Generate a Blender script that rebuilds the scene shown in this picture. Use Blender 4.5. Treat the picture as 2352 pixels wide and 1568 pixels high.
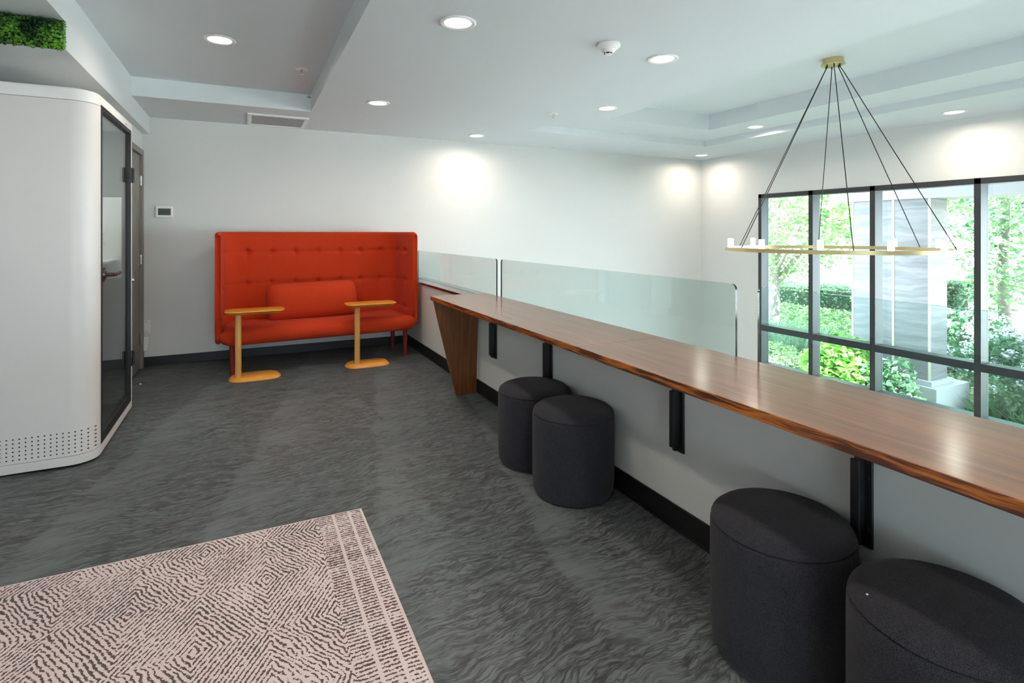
import bpy, bmesh, math, random
import numpy as np
from mathutils import Vector, Matrix

for o in list(bpy.data.objects):
    bpy.data.objects.remove(o, do_unlink=True)
S = bpy.context.scene
COL = S.collection
R = math.radians
PI = math.pi
random.seed(7)
rng = np.random.default_rng(7)

# ------------------------------------------------------------------ camera, sky, sun, exposure
cam_d = bpy.data.cameras.new('camera')
cam = bpy.data.objects.new('camera', cam_d)
COL.objects.link(cam)
YAW = math.atan2(610.0, 1248.0)
cam.location = (0, 0, 1.4)
cam.rotation_euler = (R(90), 0, -YAW)
cam_d.sensor_width = 36.0
cam_d.lens = 36.0 * 1248.0 / 2352.0
cam_d.shift_y = -(784.0 - 533.5) / 2352.0
cam_d.clip_start = 0.02
cam_d.clip_end = 200
S.camera = cam

S.view_settings.view_transform = 'Standard'
S.view_settings.look = 'None'
S.view_settings.gamma = 1.0
S.view_settings.use_curve_mapping = False
S.view_settings.exposure = 0.35

W = bpy.data.worlds.new('sky')
S.world = W
W.use_nodes = True
bg = W.node_tree.nodes['Background']
bg.inputs['Color'].default_value = (0.72, 0.88, 1.0, 1)
bg.inputs['Strength'].default_value = 10.0

sun_d = bpy.data.lights.new('sun', 'SUN')
sun_d.energy = 38.0
sun_d.angle = R(0.6)
sun_d.color = (1.0, 0.98, 0.95)
sun = bpy.data.objects.new('sun', sun_d)
COL.objects.link(sun)
sun.rotation_euler = Vector((0.30, 0.52, -0.80)).to_track_quat('-Z', 'Y').to_euler()

LAMP_W = 7.5
LAMP_COL = (1.0, 0.86, 0.72)

# ------------------------------------------------------------------ node helpers
class V:
    """A socket with arithmetic, so that patterns read as formulas."""
    def __init__(s, t, sock): s.t = t; s.s = sock
    def _m(s, op, b=None, c=None):
        n = s.t.nodes.new('ShaderNodeMath'); n.operation = op
        for i, x in enumerate((s, b, c)):
            if x is None: continue
            if isinstance(x, V): s.t.links.new(x.s, n.inputs[i])
            else: n.inputs[i].default_value = float(x)
        return V(s.t, n.outputs[0])
    def __add__(s, o): return s._m('ADD', o)
    __radd__ = __add__
    def __sub__(s, o): return s._m('SUBTRACT', o)
    def __rsub__(s, o): return (s * -1) + o
    def __mul__(s, o): return s._m('MULTIPLY', o)
    __rmul__ = __mul__
    def __truediv__(s, o): return s._m('DIVIDE', o)
    def abs(s): return s._m('ABSOLUTE')
    def frac(s): return s._m('FRACT')
    def sin(s): return s._m('SINE')
    def gt(s, o): return s._m('GREATER_THAN', o)
    def lt(s, o): return s._m('LESS_THAN', o)
    def pow(s, o): return s._m('POWER', o)
    def max(s, o): return s._m('MAXIMUM', o)
    def min(s, o): return s._m('MINIMUM', o)
    def clamp(s): return s.max(0.0).min(1.0)
    def step(s, a, b):
        n = s.t.nodes.new('ShaderNodeMapRange'); n.interpolation_type = 'SMOOTHSTEP'
        s.t.links.new(s.s, n.inputs['Value'])
        n.inputs['From Min'].default_value = a; n.inputs['From Max'].default_value = b
        return V(s.t, n.outputs[0])

class M:
    """A material with a Principled shader and helper nodes."""
    def __init__(s, name, base=(0.8, 0.8, 0.8), rough=0.5, metal=0.0, spec=0.5, coat=0.0, coat_rough=0.05):
        s.m = bpy.data.materials.new(name); s.m.use_nodes = True
        s.t = s.m.node_tree; s.b = s.t.nodes['Principled BSDF']
        s.set('Base Color', (*base, 1)); s.set('Roughness', rough); s.set('Metallic', metal)
        s.set('Specular IOR Level', spec); s.set('Coat Weight', coat); s.set('Coat Roughness', coat_rough)
        s._c = None
    def set(s, k, v):
        if isinstance(v, V): s.t.links.new(v.s, s.b.inputs[k])
        else: s.b.inputs[k].default_value = v
        return s
    def xyz(s):
        if s._c is None:
            tc = s.t.nodes.new('ShaderNodeTexCoord')
            sp = s.t.nodes.new('ShaderNodeSeparateXYZ'); s.t.links.new(tc.outputs['Object'], sp.inputs[0])
            s._c = [V(s.t, sp.outputs[i]) for i in range(3)]
        return s._c
    def vec(s, x, y, z):
        n = s.t.nodes.new('ShaderNodeCombineXYZ')
        for i, c in enumerate((x, y, z)):
            if isinstance(c, V): s.t.links.new(c.s, n.inputs[i])
            else: n.inputs[i].default_value = float(c)
        return n.outputs[0]
    def noise(s, x, y, z, scale=1.0, detail=2.0, dist=0.0, rough=0.5):
        n = s.t.nodes.new('ShaderNodeTexNoise')
        s.t.links.new(s.vec(x, y, z), n.inputs['Vector'])
        n.inputs['Scale'].default_value = scale; n.inputs['Detail'].default_value = detail
        n.inputs['Distortion'].default_value = dist; n.inputs['Roughness'].default_value = rough
        return V(s.t, n.outputs[0])
    def mix(s, f, a, b):
        n = s.t.nodes.new('ShaderNodeMix'); n.data_type = 'RGBA'
        if isinstance(f, V): s.t.links.new(f.s, n.inputs[0])
        else: n.inputs[0].default_value = f
        for i, c in ((6, a), (7, b)):
            if isinstance(c, V): s.t.links.new(c.s, n.inputs[i])
            else: n.inputs[i].default_value = (*c, 1)
        return V(s.t, n.outputs[2])
    def bump(s, h, strength=0.3, dist=0.002):
        n = s.t.nodes.new('ShaderNodeBump'); n.inputs['Strength'].default_value = strength
        n.inputs['Distance'].default_value = dist
        s.t.links.new(h.s, n.inputs['Height']); s.t.links.new(n.outputs[0], s.b.inputs['Normal'])
        return s

def plain(name, base, rough=0.5, **k):
    return M(name, base, rough, **k).m

def paint(name, base, rough=0.6, amt=0.015):
    m = M(name, base, rough, spec=0.3); x, y, z = m.xyz()
    f = m.noise(x, y, z, 3.0, 3)
    m.set('Base Color', m.mix(f, tuple(c * (1 - amt) for c in base), tuple(min(1, c * (1 + amt)) for c in base)))
    m.bump(m.noise(x, y, z, 260, 2), 0.06, 0.001)
    return m.m

def fabric(name, base, dark, scale=900, strength=0.35, sheen=0.04):
    m = M(name, base, 0.9, spec=0.15); x, y, z = m.xyz()
    a = m.noise(x, y, z, scale, 1); b = m.noise(x, y, z, 40, 2)
    m.set('Base Color', m.mix((a * 0.92 + b * 0.08).step(0.3, 0.7), dark, base))
    m.set('Sheen Weight', sheen); m.set('Sheen Roughness', 0.5)
    m.bump(a, strength, 0.0015)
    return m.m

def wood(name, light, dark, axis, rough=0.3, coat=0.0, f1=9.0, contrast=(0.3, 0.7), coat_rough=0.08):
    m = M(name, light, rough, coat=coat, coat_rough=coat_rough); c = list(m.xyz())
    c[axis] = c[axis] * 0.07
    a = m.noise(c[0], c[1], c[2], f1 * 4, 4, 1.2); b = m.noise(c[0], c[1], c[2], f1 * 22, 3, 0.5)
    g = m.noise(*m.xyz(), 2.2, 2)
    m.set('Base Color', m.mix((a * 0.55 + b * 0.3 + g * 0.15).step(*contrast), dark, light))
    m.bump(b, 0.08, 0.001)
    return m.m

def emit(name, col, strength):
    m = M(name, col, 0.5); m.set('Emission Color', (*col, 1)); m.set('Emission Strength', strength)
    return m.m

def clear_glass(name, tint, haze=0.0, spec=1.0):
    """Flat clear glazing: tinted see-through mixed with a Fresnel reflection."""
    m = bpy.data.materials.new(name); m.use_nodes = True
    t = m.node_tree; t.nodes.clear()
    out = t.nodes.new('ShaderNodeOutputMaterial'); mx = t.nodes.new('ShaderNodeMixShader')
    tr = t.nodes.new('ShaderNodeBsdfTransparent'); gl = t.nodes.new('ShaderNodeBsdfGlossy')
    fr = t.nodes.new('ShaderNodeFresnel'); ge = t.nodes.new('ShaderNodeNewGeometry'); mr = t.nodes.new('ShaderNodeMapRange')
    mr.inputs['To Min'].default_value = 1.45; mr.inputs['To Max'].default_value = 1 / 1.45      # same reflection from either side of the sheet
    t.links.new(ge.outputs['Backfacing'], mr.inputs['Value']); t.links.new(mr.outputs[0], fr.inputs[0])
    tr.inputs[0].default_value = (*tint, 1); gl.inputs['Roughness'].default_value = 0.0
    gl.inputs[0].default_value = (spec, spec, spec, 1)
    t.links.new(fr.outputs[0], mx.inputs[0]); t.links.new(tr.outputs[0], mx.inputs[1]); t.links.new(gl.outputs[0], mx.inputs[2])
    t.links.new(mx.outputs[0], out.inputs[0])
    return m

# ------------------------------------------------------------------ mesh helpers
class MB:
    def __init__(s): s.bm = bmesh.new()
    def face(s, pts, mi=0):
        f = s.bm.faces.new([s.bm.verts.new(p) for p in pts]); f.material_index = mi; return f
    def box(s, x0, x1, y0, y1, z0, z1, mi=0, bev=0.0, seg=2):
        v = [s.bm.verts.new(p) for p in ((x0, y0, z0), (x1, y0, z0), (x1, y1, z0), (x0, y1, z0),
                                         (x0, y0, z1), (x1, y0, z1), (x1, y1, z1), (x0, y1, z1))]
        fs = [s.bm.faces.new([v[i] for i in q]) for q in
              ((0, 3, 2, 1), (4, 5, 6, 7), (0, 1, 5, 4), (1, 2, 6, 5), (2, 3, 7, 6), (3, 0, 4, 7))]
        for f in fs: f.material_index = mi
        if bev > 0:
            es = list({e for f in fs for e in f.edges})
            r = bmesh.ops.bevel(s.bm, geom=es, offset=bev, segments=seg, affect='EDGES', profile=0.5)
            for f in r['faces']: f.material_index = mi
        return s
    def loft(s, rings, mi=0, closed=True, cap=(True, True)):
        vr = [[s.bm.verts.new(p) for p in ring] for ring in rings]
        n = len(vr[0])
        for a, b in zip(vr[:-1], vr[1:]):
            for i in range(n if closed else n - 1):
                j = (i + 1) % n
                f = s.bm.faces.new((a[i], a[j], b[j], b[i])); f.material_index = mi
        if cap[0]: s.bm.faces.new(vr[0][::-1]).material_index = mi
        if cap[1]: s.bm.faces.new(vr[-1]).material_index = mi
        return s
    def cyl(s, p0, p1, r0, r1=None, seg=16, mi=0):
        r1 = r0 if r1 is None else r1
        p0 = Vector(p0); p1 = Vector(p1); d = (p1 - p0).normalized()
        u = d.orthogonal().normalized(); w = d.cross(u)
        rings = [[p + (u * math.cos(2 * PI * i / seg) + w * math.sin(2 * PI * i / seg)) * r for i in range(seg)]
                 for p, r in ((p0, r0), (p1, r1))]
        return s.loft(rings, mi)
    def tube(s, path, rad, seg=8, mi=0):
        path = [Vector(p) for p in path]; rings = []
        if not hasattr(rad, '__len__'): rad = [rad] * len(path)
        u = None
        for k, p in enumerate(path):
            d = (path[min(k + 1, len(path) - 1)] - path[max(k - 1, 0)]).normalized()
            u = d.orthogonal().normalized() if u is None else (u - d * u.dot(d)).normalized()
            w = d.cross(u)
            rings.append([p + (u * math.cos(2 * PI * i / seg) + w * math.sin(2 * PI * i / seg)) * rad[k] for i in range(seg)])
        return s.loft(rings, mi)
    def lathe(s, prof, c=(0, 0, 0), seg=32, mi=0, cap=(True, True)):
        rings = [[(c[0] + r * math.cos(2 * PI * i / seg), c[1] + r * math.sin(2 * PI * i / seg), c[2] + z) for i in range(seg)]
                 for r, z in prof]
        return s.loft(rings, mi, True, cap)
    def slab(s, hx, hy, rad, prof, c=(0, 0, 0), seg=8, mi=0):
        """A rounded-rectangle slab; prof lists (inset, z) from bottom to top."""
        rings = []
        for ins, z in prof:
            r = max(rad - ins, 0.004); ring = []
            for q, (sx, sy) in enumerate(((1, 1), (-1, 1), (-1, -1), (1, -1))):
                cx = sx * (hx - ins - r); cy = sy * (hy - ins - r)
                for i in range(seg + 1):
                    a = PI / 2 * (q + i / seg)
                    ring.append((c[0] + cx + r * math.cos(a), c[1] + cy + r * math.sin(a), c[2] + z))
            rings.append(ring)
        return s.loft(rings, mi)
    def prism(s, pts, axis, a, b, mi=0):
        """Extrude a 2-D outline along axis (0 x, 1 y, 2 z) from a to b."""
        def P(p, t): return {0: (t, p[0], p[1]), 1: (p[0], t, p[1]), 2: (p[0], p[1], t)}[axis]
        return s.loft([[P(p, a) for p in pts], [P(p, b) for p in pts]], mi)

def obj(name, mb, mats, root=None, smooth=False, bev=0.0, world=True, angle=40):
    bm = mb.bm
    if root is not None and world:
        bmesh.ops.translate(bm, verts=bm.verts, vec=-Vector(ROOT_LOC.get(root.name, root.location)))
    bmesh.ops.recalc_face_normals(bm, faces=bm.faces)
    me = bpy.data.meshes.new(name); bm.to_mesh(me); bm.free()
    for m in (mats if isinstance(mats, (list, tuple)) else [mats]): me.materials.append(m)
    o = bpy.data.objects.new(name, me); COL.objects.link(o)
    if root is not None: o.parent = root
    if bev > 0:
        b = o.modifiers.new('edge', 'BEVEL'); b.width = bev; b.segments = 2; b.limit_method = 'ANGLE'; b.angle_limit = R(40)
    if smooth:
        for p in me.polygons: p.use_smooth = True
        try: me.set_sharp_from_angle(angle=R(angle))
        except Exception: pass
    return o

ROOT_LOC = {}
def tag(o, label, cat, group=None):
    o['label'] = label; o['category'] = cat
    if group: o['group'] = group
    return o
def thing(name, label, cat, loc=(0, 0, 0), rotz=0.0, group=None):
    o = bpy.data.objects.new(name, None); COL.objects.link(o)
    o.location = loc; o.rotation_euler = (0, 0, rotz); o.empty_display_size = 0.1
    ROOT_LOC[o.name] = Vector(loc)
    return tag(o, label, cat, group)
def struct(name, mb, mats, **k):
    o = obj(name, mb, mats, **k); o['kind'] = 'structure'; return o
def struct_root(name, loc):
    o = bpy.data.objects.new(name, None); COL.objects.link(o); o.location = loc
    ROOT_LOC[o.name] = Vector(loc); o['kind'] = 'structure'; return o
def dup(root, loc, label, rotz=None):
    """Copy a thing with its parts and their sub-parts."""
    r = root.copy(); COL.objects.link(r); r.location = loc; r['label'] = label
    if rotz is not None: r.rotation_euler = (0, 0, rotz)
    for ch in list(root.children):
        c = ch.copy(); COL.objects.link(c); c.parent = r
        for g in list(ch.children):
            d = g.copy(); COL.objects.link(d); d.parent = c
    return r

# ------------------------------------------------------------------ materials
m_wall = paint('wall_paint', (0.71, 0.72, 0.705), 0.55)
m_ceil = paint('ceiling_paint', (0.70, 0.75, 0.775), 0.6)
m_white = plain('white_satin', (0.88, 0.88, 0.87), 0.35)
m_plastic = plain('white_plastic', (0.87, 0.87, 0.85), 0.4)
m_black = plain('black_vinyl', (0.006, 0.006, 0.007), 0.45)
m_blackmetal = plain('black_metal', (0.012, 0.013, 0.015), 0.45)
m_frame = plain('window_frame', (0.035, 0.035, 0.04), 0.45)
m_frame_lit = plain('window_frame_side_lit', (0.065, 0.088, 0.097), 0.4)  # lighter teal of the daylit frame sides, put into the colour
m_chrome = plain('chrome', (0.7, 0.7, 0.7), 0.2, metal=1.0)
m_bronze = plain('dark_bronze', (0.12, 0.09, 0.08), 0.3, metal=1.0)
m_brass = plain('brushed_brass', (0.62, 0.50, 0.27), 0.35, metal=0.85)
m_taupe = plain('taupe_paint', (0.24, 0.22, 0.19), 0.45)
m_glass = clear_glass('rail_glass', (0.87, 0.935, 0.925))
m_glass_edge = plain('rail_glass_edge', (0.004, 0.022, 0.018), 0.08)
m_pane = clear_glass('window_glass', (0.97, 0.985, 0.98))
m_pod_glass = clear_glass('booth_glass', (0.74, 0.78, 0.78))
m_lens = emit('lamp_lens', (1.0, 0.93, 0.84), 6.0)
m_cup = emit('candle_lamp', (1.0, 0.93, 0.85), 7.0)
m_speck = plain('white_scrap', (0.8, 0.8, 0.8), 0.7)
m_sofa = fabric('red_wool', (0.62, 0.055, 0.014), (0.42, 0.026, 0.007), 700, 0.3)
m_sofaleg = plain('red_lacquer_wood', (0.22, 0.016, 0.012), 0.45)
m_pouf = fabric('charcoal_wool', (0.046, 0.046, 0.058), (0.007, 0.007, 0.010), 620, 0.7, 0.08)
m_honey = wood('honey_wood', (0.82, 0.36, 0.045), (0.66, 0.25, 0.022), 0, 0.35, 0.25)
m_honey_post = wood('honey_wood_post', (0.72, 0.38, 0.10), (0.55, 0.26, 0.06), 2, 0.4, 0.1)
m_tenon = plain('end_grain', (0.42, 0.15, 0.02), 0.45)
m_panelwood = wood('stained_panel', (0.25, 0.085, 0.024), (0.085, 0.024, 0.008), 2, 0.35, 0.15, 5, (0.25, 0.72))
m_capwood = wood('stained_cap', (0.12, 0.022, 0.012), (0.05, 0.01, 0.006), 1, 0.12, 0.6)

def mk_worktop():
    m = M('worktop_wood', (0.3, 0.1, 0.03), 0.38, coat=0.6, coat_rough=0.17); m.set('Coat IOR', 1.5); x, y, z = m.xyz()
    a = m.noise(x, y * 0.05, z, 34, 4, 1.0); b = m.noise(x, y * 0.025, z, 170, 3, 0.3); g = m.noise(x * 3, y * 0.7, z, 1.2, 2)
    board = ((x * 7.6) + 0.3)
    tone = m.noise(board._m('FLOOR'), 0.0, 0.0, 3.1, 0)
    f = (a * 0.45 + b * 0.3 + g * 0.15 + tone * 0.1).step(0.32, 0.68)
    m.set('Base Color', m.mix(f, (0.125, 0.038, 0.015), (0.27, 0.098, 0.038)))
    m.bump(b, 0.10, 0.0012)
    return m.m
m_worktop = mk_worktop()
def mk_edge():
    m = M('worktop_edge_grain', (0.3, 0.1, 0.03), 0.3, coat=0.5); x, y, z = m.xyz()
    w = m.noise(y * 2.2, z * 5, x, 1.0, 3)
    g1 = m.noise(y * 3.4, z * 75 + w * 9.0, x, 1.0, 3, 0.35, 0.6)
    g2 = m.noise(y * 9.0, z * 190 + w * 14.0, x + 3.0, 1.0, 2, 0.3)
    f = (g1 * 0.72 + g2 * 0.28).step(0.44, 0.60)
    m.set('Base Color', m.mix(f, (0.070, 0.015, 0.006), (0.46, 0.135, 0.018)))
    return m.m
m_edge = mk_edge()

def mk_floor():
    m = M('strokes_vinyl', (0.1, 0.1, 0.1), 0.55, spec=0.35); x, y, z = m.xyz()
    warp = m.noise(x * 2.2, y * 2.2, z, 1.0, 2) - 0.5
    warp2 = m.noise(x * 9, y * 9, z + 4.0, 1.0, 2) - 0.5
    yy = y - x * 0.10 + warp * 0.22 + warp2 * 0.05
    s1 = m.noise(x * 5.5, yy * 44, z, 1.0, 2, 0.45, 0.5)
    s2 = m.noise(x * 9 + 8.0, yy * 72, z + 2.0, 1.0, 2, 0.5)
    s3 = m.noise(x * 5 + 3.0, yy * 26, z + 6.0, 1.0, 3, 1.0, 0.6)
    def ridge(n, w): return 1.0 - ((n - 0.5).abs() * (1.0 / w)).clamp()
    band = ((x * 1.30 - y * 0.28) + warp * 0.25).frac()
    dens = band.step(0.05, 0.9) * (1.0 - band.step(0.93, 1.0))
    lowf = m.noise(x * 3.1, y * 5.5, z + 12.0, 1.0, 2)
    hair = ridge(s1, 0.065).max(ridge(s2, 0.06) * 0.85) * (lowf * 1.0 + dens * 0.5).step(0.22, 0.75)
    smear = (s3 + dens * 0.06).step(0.48, 0.72)
    patch = m.noise(x * 1.4, y * 1.0, z + 9.0, 1.0, 2).step(0.35, 0.68)
    lightc = m.mix(patch, (0.140, 0.156, 0.160), (0.120, 0.150, 0.154))
    grey = m.mix(smear * 0.75, lightc, (0.060, 0.066, 0.070))
    grain = m.noise(x, y, z, 420, 1)
    c = m.mix((hair * 0.9).clamp(), grey, (0.020, 0.019, 0.021))
    m.set('Base Color', m.mix(grain.step(0.55, 0.9) * 0.25, c, (0.18, 0.20, 0.20)))
    m.bump(grain, 0.15, 0.001)
    return m.m
m_floor = mk_floor()

def mk_rug():
    m = M('rug_weave', (0.6, 0.5, 0.5), 0.95, spec=0.1); x, y, z = m.xyz()   # object origin = far right corner, rug runs to -x, -y
    wob = m.noise(x * 14, y * 14, 0.0, 1.0, 2) - 0.5
    wob2 = m.noise(x * 60, y * 60, 3.0, 1.0, 2) - 0.5
    u = ((x + 0.22) / 0.46 + wob * 0.05).frac() - 0.5
    v = ((y + 0.10) / 0.62 + wob * 0.05).frac() - 0.5
    d = u.abs() * 0.46 + v.abs() * 0.62 * 0.62
    lines = ((d * 330) + wob2 * 2.6 + wob * 3.0).sin()
    frag = m.noise(x * 62, y * 62, 1.0, 1.0, 2)
    fine = m.noise(x * 150, y * 150, 2.0, 1.0, 1)
    big = m.noise(x * 4.5, y * 4.5, 6.0, 1.0, 2)
    dia = (lines * 0.5 + 0.5 + (frag - 0.5) * 2.0 + (fine - 0.5) * 1.6 + (big - 0.5) * 0.9).step(0.62, 0.78)
    bl = ((y * 360) + wob2 * 3.4 + wob * 2.0).sin()
    bor = (bl * 0.5 + 0.5 + (frag - 0.5) * 2.0 + (fine - 0.5) * 1.8 + (m.noise(x * 3, y * 16, 8.0, 1.0, 1) - 0.5) * 1.2).step(0.58, 0.74)
    xr = x * -1.0
    inb = xr.lt(0.212)
    l1 = (xr - 0.066).abs().lt(0.0065); l2 = (xr - 0.140).abs().lt(0.0065)
    edge = xr.lt(0.012).max((y * -1.0).lt(0.010))
    f = (bor * inb + dia * (1.0 - inb)) * (1.0 - l1.max(l2).max(edge))
    bright = m.mix(m.noise(x, y, 0.0, 5, 2), (0.60, 0.50, 0.50), (0.66, 0.58, 0.56))
    dark = m.mix(big.step(0.45, 0.7), (0.085, 0.034, 0.040), (0.062, 0.050, 0.056))
    m.set('Base Color', m.mix(f * 0.92, bright, dark))
    m.bump((1.0 - f) + m.noise(x, y, 0.0, 500, 1) * 0.5, 0.35, 0.002)
    return m.m
m_rug = mk_rug()

def mk_pod():
    m = M('booth_shell', (0.75, 0.715, 0.70), 0.4); x, y, z = m.xyz()       # object space = world here
    gx = ((x + 0.82) / 0.0285).frac() - 0.5
    gz = ((z - 0.079) / 0.0236).frac() - 0.5
    r = ((gx * 0.0285) * (gx * 0.0285) + (gz * 0.0236) * (gz * 0.0236)).pow(0.5)
    on = r.lt(0.0042) * z.gt(0.080) * z.lt(0.219) * y.lt(4.15)
    m.set('Base Color', m.mix(on, (0.75, 0.715, 0.70), (0.03, 0.022, 0.02)))
    return m.m
m_pod = mk_pod()

def mk_grille():
    m = M('vent_mesh', (0.4, 0.4, 0.4), 0.5); x, y, z = m.xyz()
    a = ((x * 90).frac() - 0.5).abs().lt(0.3) * ((y * 90).frac() - 0.5).abs().lt(0.3)
    m.set('Base Color', m.mix(a, (0.42, 0.42, 0.42), (0.20, 0.20, 0.21)))
    return m.m
m_grille = mk_grille()

def mk_stone():
    m = M('veined_stone', (0.6, 0.6, 0.6), 0.5); x, y, z = m.xyz()
    w = m.noise(x * 2, y * 2, z * 2, 1.0, 3) - 0.5
    a = m.noise(x * 1.0, y * 1.0, z * 11 + w * 3.0, 1.0, 4, 0.6)
    b = m.noise(x * 2, y * 2, z * 46 + w * 6.0, 1.0, 3)
    joint = ((z + 0.18) / 0.72).frac().lt(0.006)
    c = m.mix((a * 0.7 + b * 0.3).step(0.35, 0.7), (0.15, 0.155, 0.165), (0.265, 0.26, 0.268))
    m.set('Base Color', m.mix(joint, c, (0.3, 0.3, 0.3)))
    return m.m
m_stone = mk_stone()
m_joint = plain('cream_joint', (0.62, 0.58, 0.42), 0.6)
m_concrete = paint('pale_concrete', (0.42, 0.43, 0.44), 0.7, 0.05)
m_paving = paint('pale_paving', (0.72, 0.70, 0.68), 0.8, 0.05)
m_soil = paint('soil', (0.12, 0.09, 0.06), 0.95, 0.3)
m_bark = paint('bark', (0.26, 0.23, 0.21), 0.9, 0.3)

def foliage(name, a, b, trans=0.35, rough=0.45):
    m = M(name, a, rough, spec=0.4); x, y, z = m.xyz()
    f = m.noise(x, y, z, 9, 2).step(0.3, 0.7)
    c = m.mix(f, a, b)
    m.set('Base Color', c)
    t = m.t; tl = t.nodes.new('ShaderNodeBsdfTranslucent'); mx = t.nodes.new('ShaderNodeMixShader')
    mx.inputs[0].default_value = trans; t.links.new(c.s, tl.inputs[0])
    out = t.nodes['Material Output']
    t.links.new(m.b.outputs[0], mx.inputs[1]); t.links.new(tl.outputs[0], mx.inputs[2]); t.links.new(mx.outputs[0], out.inputs[0])
    return m.m
m_leaf1 = foliage('leaf_fresh', (0.14, 0.35, 0.10), (0.31, 0.50, 0.24))
m_leaf2 = foliage('leaf_deep', (0.045, 0.16, 0.07), (0.10, 0.26, 0.10))
m_leaf3 = foliage('leaf_bright', (0.13, 0.44, 0.04), (0.36, 0.60, 0.16))
m_leaf4 = foliage('leaf_bluegreen', (0.10, 0.24, 0.14), (0.26, 0.40, 0.26))
m_leaf5 = foliage('leaf_yellow', (0.34, 0.48, 0.19), (0.50, 0.58, 0.33))
m_petal = foliage('white_petals', (0.80, 0.80, 0.82), (0.70, 0.70, 0.78), 0.3)
m_hedge = foliage('wall_hedge', (0.012, 0.075, 0.03), (0.22, 0.55, 0.06), 0.2)

# ------------------------------------------------------------------ room shell
ZF, ZL, ZG = 0.0, -2.6, -1.9
XB, XH, XW, YB = -0.915, 1.83, 6.85, 6.80

mb = MB()
mb.box(-3.6, XH, -4.2, YB, -0.25, 0.0)
struct('floor', mb, m_floor)
mb = MB(); mb.box(XH + 0.22, XW, -4.2, YB, ZL - 0.1, ZL)
struct('floor_lobby', mb, m_paving)

# ceiling with its recess and two-step tray: a grid of cells, each at its own height
def ceil_h(x, y):
    if x < XB: return 2.584 if y < 3.86 else 2.43
    if x < 0.58: return 2.78 if -1.0 < y < 5.79 else 2.61
    if 3.72 < x < 5.25 and -1.4 < y < 5.075: return 2.88
    if 3.06 < x < 5.83 and -2.0 < y < 5.708: return 2.69
    return 2.61
gx = [-3.6, XB, 0.58, 3.06, 3.72, 5.25, 5.83, XW]
gy = [-4.2, -2.0, -1.4, -1.0, 3.86, 5.075, 5.708, 5.79, YB]
mb = MB()
H = [[ceil_h((gx[i] + gx[i + 1]) / 2, (gy[j] + gy[j + 1]) / 2) for j in range(len(gy) - 1)] for i in range(len(gx) - 1)]
for i in range(len(gx) - 1):
    for j in range(len(gy) - 1):
        h = H[i][j]
        mb.face([(gx[i], gy[j], h), (gx[i + 1], gy[j], h), (gx[i + 1], gy[j + 1], h), (gx[i], gy[j + 1], h)])
        if i + 1 < len(gx) - 1 and abs(H[i + 1][j] - h) > 1e-4:
            k = H[i + 1][j]; x = gx[i + 1]
            mb.face([(x, gy[j], h), (x, gy[j + 1], h), (x, gy[j + 1], k), (x, gy[j], k)])
        if j + 1 < len(gy) - 1 and abs(H[i][j + 1] - h) > 1e-4:
            k = H[i][j + 1]; y = gy[j + 1]
            mb.face([(gx[i], y, h), (gx[i + 1], y, h), (gx[i + 1], y, k), (gx[i], y, k)])
bmesh.ops.remove_doubles(mb.bm, verts=mb.bm.verts, dist=1e-5)
mb.box(-3.7, XW + 0.3, -4.3, YB + 0.2, 2.95, 3.1)
struct('ceiling', mb, m_ceil)

mb = MB(); mb.box(-1.05, XW + 0.2, YB, YB + 0.15, ZL, 2.95)
struct('wall_back', mb, m_wall)
mb = MB(); mb.box(-3.75, -3.6, -4.2, 5.3, -0.1, 2.95); struct('wall_left', mb, m_wall)
mb = MB(); mb.box(-3.6, -0.98, 5.262, 5.35, 0, 2.6)                       # behind the booth
mb.box(-1.06, -0.98, 5.35, 5.74, 0, 2.6); mb.box(-1.06, -0.98, 6.765, YB, 0, 2.6)
mb.box(-1.06, -0.98, 5.74, 6.765, 2.25, 2.6)
mb.box(-1.08, -1.06, 5.35, YB, 0, 2.6)
struct('wall_corridor', mb, m_wall)
mb = MB(); mb.box(-3.75, XW + 0.2, -4.35, -4.2, ZL, 0.08); mb.box(-3.75, XW + 0.2, -4.35, -4.2, 1.25, 2.95)
mb.box(-3.75, -1.6, -4.35, -4.2, 0.08, 1.25); mb.box(1.6, XW + 0.2, -4.35, -4.2, 0.08, 1.25)
struct('wall_rear', mb, m_wall)
win_added = struct_root('window_2_added', (-0.8, -4.25, 0.08))                      # unseen low window behind the camera, added to throw daylight up
for x in (-1.6, 0.0, 1.54):
    mb = MB(); mb.box(x, x + 0.06, -4.33, -4.22, 0.08, 1.25); obj('mullion', mb, m_frame, win_added)
for x0, x1 in ((-1.54, 0.0), (0.06, 1.54)):
    mb = MB(); mb.box(x0, x1, -4.29, -4.282, 0.08, 1.25); obj('pane', mb, m_pane, win_added)
# window wall: sill part below, header above, pier by the corner
WY0, WY1, WZ0, WZ1 = -3.0, 5.65, -2.45, 1.965
mb = MB()
mb.box(XW, XW + 0.2, -4.2, YB, ZL, WZ0); mb.box(XW, XW + 0.2, -4.2, YB, WZ1, 2.95)
mb.box(XW, XW + 0.2, WY1, YB, WZ0, WZ1); mb.box(XW, XW + 0.2, -4.2, WY0, WZ0, WZ1)
struct('wall_right', mb, m_wall)
mb = MB(); mb.box(XH, XH + 0.22, -4.2, YB, ZL, 0.795); struct('wall_half', mb, m_wall)
mb = MB(); mb.box(XH - 0.012, XH + 0.235, -4.2, YB, 0.795, 0.82); struct('trim_1', mb, m_capwood, bev=0.002)
mb = MB(); mb.box(-0.98, XH, YB - 0.012, YB, 0, 0.095, bev=0.003); struct('baseboard_back', mb, m_black)
mb = MB(); mb.box(XH - 0.012, XH, -4.2, YB - 0.012, 0, 0.113, bev=0.003)
mb.box(XH - 0.020, XH - 0.012, -4.2, YB - 0.012, 0, 0.010, bev=0.002)
struct('baseboard_half', mb, m_black)
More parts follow.
